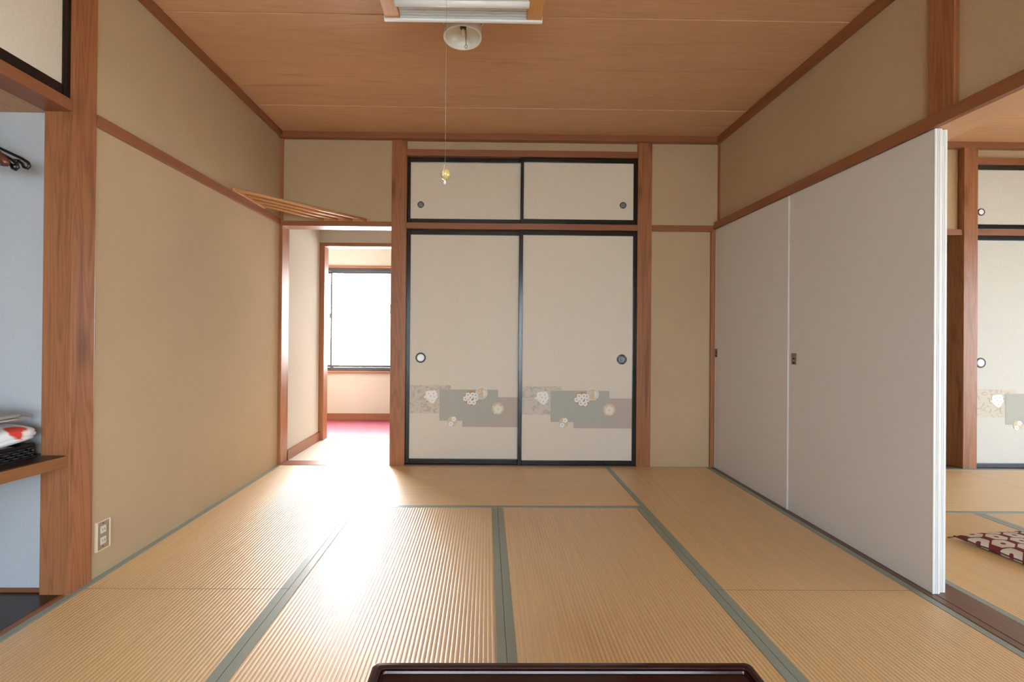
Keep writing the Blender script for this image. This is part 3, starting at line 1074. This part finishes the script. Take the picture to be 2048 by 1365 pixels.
def robe_material():
    m, n, l, b = new_mat('robe_cotton')
    v = coords(n, l)
    f = noise_tex(n, l, v, 300, 2, rand=False)
    sp = n.new('ShaderNodeSeparateXYZ')
    l.new(v, sp.inputs[0])
    # red printed motif around the fold at one corner
    vm = n.new('ShaderNodeVectorMath')
    vm.operation = 'DISTANCE'
    l.new(v, vm.inputs[0])
    vm.inputs[1].default_value = (0.165, 0.170, 0.012)
    w = noise_tex(n, l, v, 14, 2, rand=False)
    d = math_n(n, l, 'MULTIPLY_ADD', w, 0.030, vm.outputs['Value'])
    red = ramp(n, l, d, [(0.045, (1, 1, 1)), (0.049, (0, 0, 0))])
    vm2 = n.new('ShaderNodeVectorMath')
    vm2.operation = 'DISTANCE'
    l.new(v, vm2.inputs[0])
    vm2.inputs[1].default_value = (0.178, 0.190, 0.000)
    dot = ramp(n, l, vm2.outputs['Value'], [(0.014, (1, 1, 1)), (0.018, (0, 0, 0))])
    c = ramp(n, l, f, [(0.3, (0.72, 0.72, 0.74)), (0.7, (0.80, 0.80, 0.81))])
    c = mixc(n, l, red, c, (0.62, 0.055, 0.030))
    c = mixc(n, l, dot, c, (0.80, 0.76, 0.70))
    l.new(c, b.inputs['Base Color'])
    b.inputs['Roughness'].default_value = 0.85
    bump(n, l, b, f, 0.2, 0.0008)
    return m


ROBE = robe_material()
def in_tray(x, y, z):
    a = math.radians(-6)
    return (-1.762 + x * math.cos(a) - y * math.sin(a), 1.798 + x * math.sin(a) + y * math.cos(a), 0.5578 + z)


rb = tag(empty('folded_robe', in_tray(-0.17, -0.245, 0.0065), math.radians(-6)), 'folded white cotton robe with red print lying in the wicker tray', 'robe')
RWHITE = simple('robe_white', (0.74, 0.75, 0.78), 0.85)
cloth_slab('lower_fold', 0.300, 0.44, 0.050, RWHITE, rb, (0, 0, 0.030), 0, 3, 0.006, 0.0, 2)
cloth_slab('folded_body', 0.375, 0.47, 0.070, ROBE, rb, (0.000, 0.004, 0.092), 0, 2, 0.010, 0.010, 3, 0.12)
cloth_slab('sleeve_flap', 0.17, 0.20, 0.020, RWHITE, rb, (0.112, -0.070, 0.118), 0.30, 5, 0.008, 0.05, 1, 0.15)
cloth_slab('collar_fold', 0.020, 0.20, 0.072, RWHITE, rb, (0.190, -0.005, 0.070), 0.10, 8, 0.007, 0.0, 1, 0.1)
g2 = tag(empty('grey_robe', in_tray(-0.17, -0.245, 0.160), math.radians(-6)), 'grey folded robe in clear plastic on top of the white robe', 'robe')
cloth_slab('folded_body', 0.31, 0.41, 0.030, simple('grey_cotton', (0.34, 0.32, 0.29), 0.85), g2, (0.01, 0, 0.018), 0, 11, 0.007, 0.01, 2)
cloth_slab('folded_edge', 0.31, 0.40, 0.014, simple('pale_cotton', (0.60, 0.58, 0.54), 0.85), g2, (0.01, 0.0, 0.000), 0.03, 14, 0.004, 0.0, 1)
m_ = bpy.data.materials.new('clear_plastic')
m_.use_nodes = True
n_, l_ = m_.node_tree.nodes, m_.node_tree.links
n_.clear()
o_ = n_.new('ShaderNodeOutputMaterial')
mx_ = n_.new('ShaderNodeMixShader')
mx_.inputs['Fac'].default_value = 0.16
t_ = n_.new('ShaderNodeBsdfTransparent')
gl_ = n_.new('ShaderNodeBsdfGlossy')
gl_.inputs['Roughness'].default_value = 0.12
l_.new(t_.outputs[0], mx_.inputs[1])
l_.new(gl_.outputs[0], mx_.inputs[2])
l_.new(mx_.outputs[0], o_.inputs['Surface'])
cloth_slab('plastic_bag', 0.35, 0.45, 0.050, m_, g2, (0.012, 0.0, 0.012), 0, 17, 0.012, 0.03, 1)

# clothes rail and hangers
BLK = simple('black_plastic', (0.010, 0.010, 0.011), 0.32)
bm = bmesh.new()
tube_bm(bm, [(-2.015, -0.018, 1.870), (-2.015, 1.850, 1.870)], 0.011, 12)
tag(bm_obj('clothes_rail', bm, simple('chrome', (0.6, 0.6, 0.6), 0.2, 1.0), None, None, True), 'chrome clothes rail inside the storage niche', 'rail')


def hook_pts():
    pts = [(0, 0, 0.0), (0, 0, 0.035)]
    for kk in range(13):
        t = -PI / 2 + kk * (1.35 * PI) / 12
        pts.append((0.019 * math.cos(t), 0, 0.035 + 0.019 + 0.019 * math.sin(t)))
    return pts


def plastic_hanger(label, y, rz, tilt=0.0):
    root = tag(empty('clothes_hanger', (-2.015, y, 1.870 - 0.062), rz), label, 'hanger', 'hangers in the niche')
    root.rotation_euler = (0, tilt, rz)
    bm = bmesh.new()
    tube_bm(bm, hook_pts(), 0.0028, 6)
    bm_obj('hook', bm, BLK, root, None, True)
    for s in (-1, 1):
        bm = bmesh.new()
        tube_bm(bm, [(0, 0, 0.0), (s * 0.05, 0, -0.012), (s * 0.14, 0, -0.055), (s * 0.225, 0, -0.094), (s * 0.246, 0, -0.108), (s * 0.252, 0, -0.122), (s * 0.243, 0, -0.131), (s * 0.230, 0, -0.126), (s * 0.224, 0, -0.112), (s * 0.212, 0, -0.104)], 0.0056, 7)
        arm = bm_obj('arm', bm, BLK, root, None, True)
        bm = bmesh.new()
        tube_bm(bm, [(s * 0.212, 0, -0.098), (s * 0.20, 0, -0.118), (s * 0.16, 0, -0.116), (s * 0.06, 0, -0.106), (0, 0, -0.106)], 0.0038, 7)
        tube_bm(bm, [(s * 0.215, 0, -0.100), (s * 0.150, 0, -0.092), (s * 0.05, 0, -0.078), (0, 0, -0.076)], 0.0030, 7)
        bm_obj('cross_bar', bm, BLK, arm, None, True)
    return root


def wooden_hanger(label, y, rz):
    root = tag(empty('clothes_hanger', (-2.015, y, 1.870 - 0.062), rz), label, 'hanger', 'hangers in the niche')
    bm = bmesh.new()
    tube_bm(bm, hook_pts(), 0.0018, 6)
    bm_obj('hook', bm, simple('chrome', (0.6, 0.6, 0.6), 0.2, 1.0), root, None, True)
    wm = wood('hanger', 0)
    for s in (-1, 1):
        bm = bmesh.new()
        tube_bm(bm, [(0, 0, -0.008), (s * 0.05, 0, -0.014), (s * 0.12, 0.004, -0.046), (s * 0.19, 0.010, -0.098), (s * 0.225, 0.014, -0.134), (s * 0.231, 0.014, -0.142)],
                [0.010, 0.013, 0.015, 0.018, 0.017, 0.006], 10)
        for v in bm.verts:
            v.co.y *= 0.75
        bm_obj('arm', bm, wm, root, None, True)
    return root


plastic_hanger('black plastic hanger on the niche rail beside the white wall', 1.757, 0.02)
plastic_hanger('black plastic hanger on the niche rail next to the wooden hanger', 1.733, -0.02, 0.07)
wooden_hanger('dark red wooden hanger on the niche rail', 1.692, 0.0)

# ------------------------------------------------------------------ power outlet on the plaster wall
ot = tag(empty('power_outlet', (XL, 1.985, 0.172)), 'beige double power outlet low on the plaster wall beside post', 'outlet')
bm = bmesh.new()
IV = simple('ivory_plastic', (0.66, 0.55, 0.40), 0.4)
add_box(bm, -0.001, 0.011, -0.0355, -0.0295, -0.063, 0.063, 0.0012)
add_box(bm, -0.001, 0.011, 0.0310, 0.0355, -0.063, 0.063, 0.0012)
add_box(bm, -0.001, 0.011, -0.0295, 0.0310, 0.0585, 0.063, 0.0012)
add_box(bm, -0.001, 0.011, -0.0295, 0.0310, -0.063, -0.0585, 0.0012)
bm_obj('rim', bm, IV, ot)
plate = box('cover_plate', 0.0, 0.007, -0.0295, 0.0310, -0.0585, 0.0585, simple('bronze_plate', (0.36, 0.265, 0.175), 0.42, 0.2), ot)
for zz in (0.024, -0.024):
    s_ = box('socket', 0.006, 0.0095, -0.014, 0.014, zz - 0.0155, zz + 0.0155, simple('socket_ivory', (0.60, 0.57, 0.50), 0.45), ot, 0.001)
    for dy in (-0.0055, 0.0055):
        box('slot', 0.0015, 0.0020, dy - 0.0010, dy + 0.0010, -0.005, 0.005, HOLE, s_)
for zz in (0.050, -0.050):
    bm = bmesh.new()
    lathe_bm(bm, [(0.0, 0.002), (0.0028, 0.0015), (0.0028, -0.001)], 12)
    sc_ = bm_obj('screw', bm, IRON, ot, (0.007, 0, zz), True)
    sc_.rotation_euler = (0, PI / 2, 0)

# ------------------------------------------------------------------ corner rack of dowels over the picture rail
rk = tag(empty('corner_rack', (XL, 3.65, 1.96)), 'triangular wooden dowel rack resting across the corner above the doorway', 'rack')


def rk_l(p):
    return (p[0] - XL, p[1] - 3.65, p[2] - 1.96)


a0, a1, zA, zB = (-1.640, 2.955), (-0.965, 3.632), 1.983, 1.9645
bm = bmesh.new()
add_box(bm, *[v for ax in ((-1.652 - XL, -1.632 - XL), (2.945 - 3.65, 3.36 - 3.65), (1.9705 - 1.96, 1.992 - 1.96)) for v in ax], 0.004)
bm_obj('side_rail', bm, wood('rack', 1), rk)
bm = bmesh.new()
add_box(bm, -1.34 - XL, -0.945 - XL, 3.631 - 3.65, 3.648 - 3.65, 1.9525 - 1.96, 1.976 - 1.96, 0.004)
bm_obj('side_rail', bm, wood('rack', 0), rk)
for i in range(4):
    p0 = (-1.640, 2.965 + 0.115 * i, zA)
    p1 = (-0.968 - 0.115 * i, 3.640, zB)
    bm = bmesh.new()
    d = Vector(p1) - Vector(p0)
    tube_bm(bm, [(0, 0, 0), (d.length, 0, 0)], 0.0115, 12)
    dw = bm_obj('dowel', bm, wood('rack', 0), rk, rk_l(p0), True)
    dw.rotation_euler = d.to_track_quat('X', 'Z').to_euler()

# ------------------------------------------------------------------ flush ceiling light with wooden side bars
FW = simple('white_acrylic', (0.78, 0.80, 0.83), 0.32)
FG = simple('grey_white_louver', (0.62, 0.66, 0.69), 0.35)
fx = tag(empty('ceiling_light', (-0.118, 1.725, HC)), 'square white ceiling light with wooden side bars and pull cord', 'ceiling light')
hx, hy = 0.3595, 0.365
for s in (-1, 1):
    a, b = sorted((s * hx, s * (hx - 0.070)))
    tag(box('side_bar', a, b, -hy + 0.012, hy - 0.012, -0.155, -0.060, wood('fixture', 1), fx, 0.003), 'orange wooden side bar')
    y_ = s * (hy - 0.006)
    box('end_strip', -hx - 0.004, hx + 0.004, y_ - 0.007, y_ + 0.007, -0.163, -0.125, FW, fx, 0.002)
    lv = empty('louver', (0, 0, 0))
    lv.parent = fx
    for q in range(6):
        yy = s * (hy - 0.0185 - q * 0.0140)
        box('slat', -hx + 0.071, hx - 0.071, yy - 0.0049, yy + 0.0049, -0.1545 + 0.0035 * q, -0.140 + 0.0035 * q, FG, lv, 0.0018)
    bm = bmesh.new()
    yy = s * (hy - 0.112)
    tube_bm(bm, [(-hx + 0.066, yy, -0.152), (hx - 0.066, yy, -0.152)], 0.019, 14)
    bm_obj('diffuser_rim', bm, FW, fx, None, True)
bm = bmesh.new()
NX, NY = 16, 16
grid = [[bm.verts.new(((i / NX - 0.5) * 2 * (hx - 0.072), (j / NY - 0.5) * 2 * (hy - 0.125), -0.156 - 0.022 * (1 - (2 * i / NX - 1) ** 2) * (1 - (2 * j / NY - 1) ** 2))) for j in range(NY + 1)] for i in range(NX + 1)]
for i in range(NX):
    for j in range(NY):
        bm.faces.new((grid[i][j], grid[i + 1][j], grid[i + 1][j + 1], grid[i][j + 1]))
bm_obj('diffuser', bm, FW, fx, None, True)
box('housing', -hx + 0.02, hx - 0.02, -hy + 0.02, hy - 0.02, -0.085, -0.0005, FW, fx, 0.004)
# pull cord with glowing egg
bm = bmesh.new()
cpx, cpy = -0.165 + 0.118, 0.025
tube_bm(bm, [(cpx, cpy, -0.150), (cpx, cpy, 1.700 - HC)], 0.0006, 6)
pc = bm_obj('pull_cord', bm, simple('cord_grey', (0.35, 0.33, 0.30), 0.7), fx, None, True)
bm = bmesh.new()
lathe_bm(bm, [(0.0, 0.021)] + [(0.0195 * math.sin(t) * (1 + 0.06 * math.cos(t)), 0.0225 * math.cos(t)) for t in [PI * q / 16 for q in range(1, 16)]] + [(0.0, -0.0225)], 24)
egg = bm_obj('cord_knob', bm, simple('amber_plastic', (0.58, 0.45, 0.16), 0.18, 0, 0.5, 0.5), pc, (cpx + 0.001, cpy, 1.670 - HC), True)
bm = bmesh.new()
tube_bm(bm, [(cpx, cpy - 0.0200, 1.700 - HC), (cpx - 0.004, cpy - 0.022, 1.672 - HC)], 0.0010, 6)
tube_bm(bm, [(cpx - 0.005, cpy - 0.024, 1.672 - HC), (cpx - 0.005, cpy - 0.024, 1.657 - HC)], 0.0028, 8)
bm_obj('cord_tag', bm, simple('white_bead', (0.8, 0.8, 0.78), 0.3), pc, None, True)
bm = bmesh.new()
lathe_bm(bm, [(0.0, 0.010), (0.003, 0.006), (0.0055, -0.004), (0.004, -0.008), (0.0, -0.009)], 14)
bm_obj('cord_bead', bm, simple('white_bead', (0.8, 0.8, 0.78), 0.3), pc, (cpx - 0.001, cpy, 1.641 - HC), True)

# ------------------------------------------------------------------ small round ceiling light with bare bulb
rl = tag(empty('round_ceiling_light', (-0.131, 2.255, HC)), 'small round white ceiling lamp with bare bulb and pull chain', 'ceiling lamp')
CREAM = simple('cream_enamel', (0.72, 0.68, 0.62), 0.30)
bm = bmesh.new()
lathe_bm(bm, [(0.0, -0.001), (0.108, -0.001), (0.110, -0.010), (0.108, -0.030), (0.100, -0.034)], 48)
bm_obj('base_ring', bm, CREAM, rl, None, True)
bm = bmesh.new()
lathe_bm(bm, [(0.092, -0.030), (0.094, -0.110), (0.096, -0.124), (0.094, -0.128), (0.090, -0.127), (0.086, -0.120)], 48)
bm_obj('shade', bm, CREAM, rl, None, True)
bm = bmesh.new()
lathe_bm(bm, [(0.087, -0.121), (0.080, -0.098), (0.062, -0.074), (0.035, -0.058), (0.0, -0.054)], 48)
bm_obj('reflector', bm, simple('reflector_cream', (0.70, 0.68, 0.62), 0.22, 0.0, 0.6), rl, None, True)
bm = bmesh.new()
lathe_bm(bm, [(0.0, -0.050), (0.016, -0.054), (0.016, -0.076), (0.013, -0.080), (0.0, -0.080)], 20)
so = bm_obj('socket', bm, simple('socket_brown', (0.05, 0.045, 0.04), 0.4), rl, (0.002, 0.0, 0), True)
bm = bmesh.new()
lathe_bm(bm, [(0.0, -0.076), (0.008, -0.082), (0.012, -0.094), (0.0125, -0.104), (0.009, -0.114), (0.0, -0.119)], 20)
bm_obj('bulb', bm, simple('small_bulb', (0.62, 0.50, 0.36), 0.06, 0, 0.8, 1.0), rl, (0.002, 0.0, 0), True)
bm = bmesh.new()
cx_, cy_ = 0.018, -0.010
tube_bm(bm, [(cx_, cy_, -0.062), (cx_, cy_, -0.165)], 0.0010, 6)
tube_bm(bm, [(cx_ - 0.004, cy_, -0.062), (cx_ - 0.001, cy_, -0.165)], 0.0010, 6)
tube_bm(bm, [(cx_ + 0.006 * math.cos(t), cy_, -0.174 + 0.009 * math.sin(t)) for t in [2 * PI * q / 16 for q in range(17)]], 0.0012, 6, False)
bm_obj('pull_chain', bm, IRON, rl, None, True)

# ------------------------------------------------------------------ low lacquered table
TB0, TB1, TBY0, TBY1, TBZ = -0.244, 0.594, -0.195, 1.006, 0.331
tb = tag(empty('low_table', ((TB0 + TB1) / 2, (TBY0 + TBY1) / 2, 0.0)), 'low dark mahogany lacquered table with recessed top panel', 'table')
tw, tl = (TB1 - TB0) / 2, (TBY1 - TBY0) / 2
TM0, TM1 = wood('table', 0), wood('table', 1)


def rounded_slab(w, l, r, z0, z1, bev):
    bm = bmesh.new()
    pts = []
    for cxx, cyy, st in ((w - r, l - r, 0), (-w + r, l - r, PI / 2), (-w + r, -l + r, PI), (w - r, -l + r, 1.5 * PI)):
        for q in range(7):
            t = st + PI / 2 * q / 6
            pts.append((cxx + r * math.cos(t), cyy + r * math.sin(t)))
    return bm, pts


def ring_profile(w, l, prof, mat, name, parent):
    """Sweep a profile of (inset, z) round a rounded rectangle; prof goes from the outside bottom to the inside."""
    bm = bmesh.new()
    rings = []
    for ins, z, r in prof:
        _, pts = rounded_slab(w - ins, l - ins, r, 0, 0, 0)
        _.free()
        rings.append([bm.verts.new((x, y, z)) for x, y in pts])
    for a, b in zip(rings, rings[1:]):
        n = len(a)
        for k in range(n):
            j = (k + 1) % n
            bm.faces.new((a[k], a[j], b[j], b[k]))
    return bm_obj(name, bm, mat, parent, None, False)


rimp = [(0.045, TBZ - 0.034, 0.012), (0.012, TBZ - 0.034, 0.012), (0.003, TBZ - 0.028, 0.013), (0.0, TBZ - 0.016, 0.014), (0.002, TBZ - 0.006, 0.013), (0.008, TBZ - 0.001, 0.011),
        (0.016, TBZ, 0.008), (0.0235, TBZ, 0.010), (0.0242, TBZ - 0.0008, 0.010), (0.0252, TBZ - 0.0062, 0.009), (0.0262, TBZ - 0.0066, 0.008), (0.0272, TBZ - 0.0034, 0.007), (0.0286, TBZ - 0.0026, 0.006), (0.0300, TBZ - 0.0030, 0.005), (0.0316, TBZ - 0.0075, 0.004), (0.036, TBZ - 0.0078, 0.004)]
ring_profile(tw, tl, rimp, TM1, 'top_frame', tb)
box('top_panel', -tw + 0.034, tw - 0.034, -tl + 0.034, tl - 0.034, TBZ - 0.030, TBZ - 0.0072, TM1, tb, 0.001)
for s in (-1, 1):
    box('apron', -tw + 0.10, tw - 0.10, s * (tl - 0.06) - 0.011, s * (tl - 0.06) + 0.011, TBZ - 0.094, TBZ - 0.034, TM0, tb, 0.003)
    box('apron', s * (tw - 0.06) - 0.011, s * (tw - 0.06) + 0.011, -tl + 0.10, tl - 0.10, TBZ - 0.094, TBZ - 0.034, TM1, tb, 0.003)
    for s2 in (-1, 1):
        bm = bmesh.new()
        for (zz, hw) in ((0.0016, 0.026), (0.03, 0.024), (0.10, 0.027), (0.22, 0.036), (TBZ - 0.034, 0.040)):
            vv = [bm.verts.new((s * (tw - 0.062) + a * hw, s2 * (tl - 0.062) + b * hw, zz)) for a, b in ((-1, -1), (1, -1), (1, 1), (-1, 1))]
        bm.verts.ensure_lookup_table()
        for lv_ in range(4):
            for k in range(4):
                j = (k + 1) % 4
                bm.faces.new((bm.verts[lv_ * 4 + k], bm.verts[lv_ * 4 + j], bm.verts[lv_ * 4 + 4 + j], bm.verts[lv_ * 4 + 4 + k]))
        bm.faces.new(bm.verts[0:4])
        bm.faces.new(bm.verts[16:20])
        bmesh.ops.bevel(bm, geom=list(bm.edges), offset=0.004, segments=2, affect='EDGES')
        bm_obj('leg', bm, wood('table', 2), tb)


# ------------------------------------------------------------------ floor cushion with hexagon print
def cushion_material():
    m, n, l, b = new_mat('cushion_print')
    at = n.new('ShaderNodeAttribute')
    at.attribute_name = 'motif'
    c = ramp(n, l, at.outputs['Fac'], [(0.47, (0.150, 0.018, 0.018)), (0.53, (0.60, 0.52, 0.43))])
    f = noise_tex(n, l, coords(n, l), 420, 2, rand=False)
    c = mixc(n, l, math_n(n, l, 'MULTIPLY', f, 0.30), c, (0.10, 0.05, 0.04))
    l.new(c, b.inputs['Base Color'])
    b.inputs['Roughness'].default_value = 0.8
    b.inputs['Specular IOR Level'].default_value = 0.2
    bump(n, l, b, f, 0.3, 0.001)
    return m


def hexf(x, y):
    """>0.5 inside an off-white ring-shaped hexagon of the print (metres)."""
    px, py = 0.108, 0.064
    best = -1
    for r in range(-12, 13):
        for c in range(-9, 10):
            hxx = (c + 0.5 * (r % 2)) * px
            hyy = r * py
            dx, dy = (x - hxx), (y - hyy)
            if abs(dx) > 0.06 or abs(dy) > 0.06:
                continue
            h = max(abs(dx) * 0.5 + abs(dy) * 0.87, abs(dx) * 0.98)
            v = min((0.0375 - h), (h - 0.0095)) / 0.006
            best = max(best, v)
    return max(0.0, min(1.0, 0.5 + 0.5 * best))


CS = 0.28
cu = tag(empty('floor_cushion', (2.755, 2.095, 0.0015), math.radians(7)), 'maroon floor cushion with off-white hexagon print', 'cushion')
N = 110
verts, faces, att = [], [], []
idx = {}
for side in (1, -1):
    for i in range(N + 1):
        for j in range(N + 1):
            u, w = 2 * i / N - 1, 2 * j / N - 1
            if side == -1 and (i in (0, N) or j in (0, N)):
                idx[(side, i, j)] = idx[(1, i, j)]
                continue
            eu, ew = 1 - abs(u) ** 3.2, 1 - abs(w) ** 3.2
            t = max(0.0, eu * ew) ** 0.42
            pull = 1 - 0.055 * (1 - abs(u) ** 2) * (abs(w) ** 6) - 0.0
            x = u * CS * (1 - 0.045 * (1 - u * u) * 0 - 0.05 * (1 - w * w) * abs(u) ** 8)
            y = w * CS * (1 - 0.05 * (1 - u * u) * abs(w) ** 8)
            base = 0.022
            if side == 1:
                z = base + 0.042 * t - 0.012 * math.exp(-((u * u + w * w) / 0.02)) + 0.0025 * noise.noise(Vector((u * 4, w * 4, 3)))
            else:
                z = max(0.001, base - 0.030 * t)
            idx[(side, i, j)] = len(verts)
            verts.append((x, y, z))
            ux = x + (0.013 * (1 - t) if side == 1 else 0)
            att.append(hexf(x, y + 0.01))
for side in (1, -1):
    for i in range(N):
        for j in range(N):
            q = (idx[(side, i, j)], idx[(side, i + 1, j)], idx[(side, i + 1, j + 1)], idx[(side, i, j + 1)])
            faces.append(q if side == 1 else q[::-1])
me = bpy.data.meshes.new('cover')
me.from_pydata(verts, [], faces)
a_ = me.attributes.new('motif', 'FLOAT', 'POINT')
a_.data.foreach_set('value', att)
link('cover', me, cushion_material(), cu, None, True)
bm = bmesh.new()
edge_pts = []
for k in range(N + 1):
    edge_pts.append(verts[idx[(1, k, 0)]])
for k in range(1, N + 1):
    edge_pts.append(verts[idx[(1, N, k)]])
for k in range(N - 1, -1, -1):
    edge_pts.append(verts[idx[(1, k, N)]])
for k in range(N - 1, -1, -1):
    edge_pts.append(verts[idx[(1, 0, k)]])
tube_bm(bm, edge_pts, 0.0035, 6, False)
bm_obj('piping', bm, simple('maroon_piping', (0.10, 0.02, 0.02), 0.8), cu, None, True)
for sx in (-1, 1):
    for sy in (-1, 1):
        bm = bmesh.new()
        for q in range(5):
            an = math.atan2(sy, sx) + (q - 2) * 0.16
            tube_bm(bm, [(sx * CS * 0.985, sy * CS * 0.985, 0.020), (sx * CS * 0.985 + 0.03 * math.cos(an), sy * CS * 0.985 + 0.03 * math.sin(an), 0.008)], 0.0018, 5)
        bm_obj('tassel', bm, simple('grey_tassel', (0.16, 0.13, 0.10), 0.9), cu, None, True)
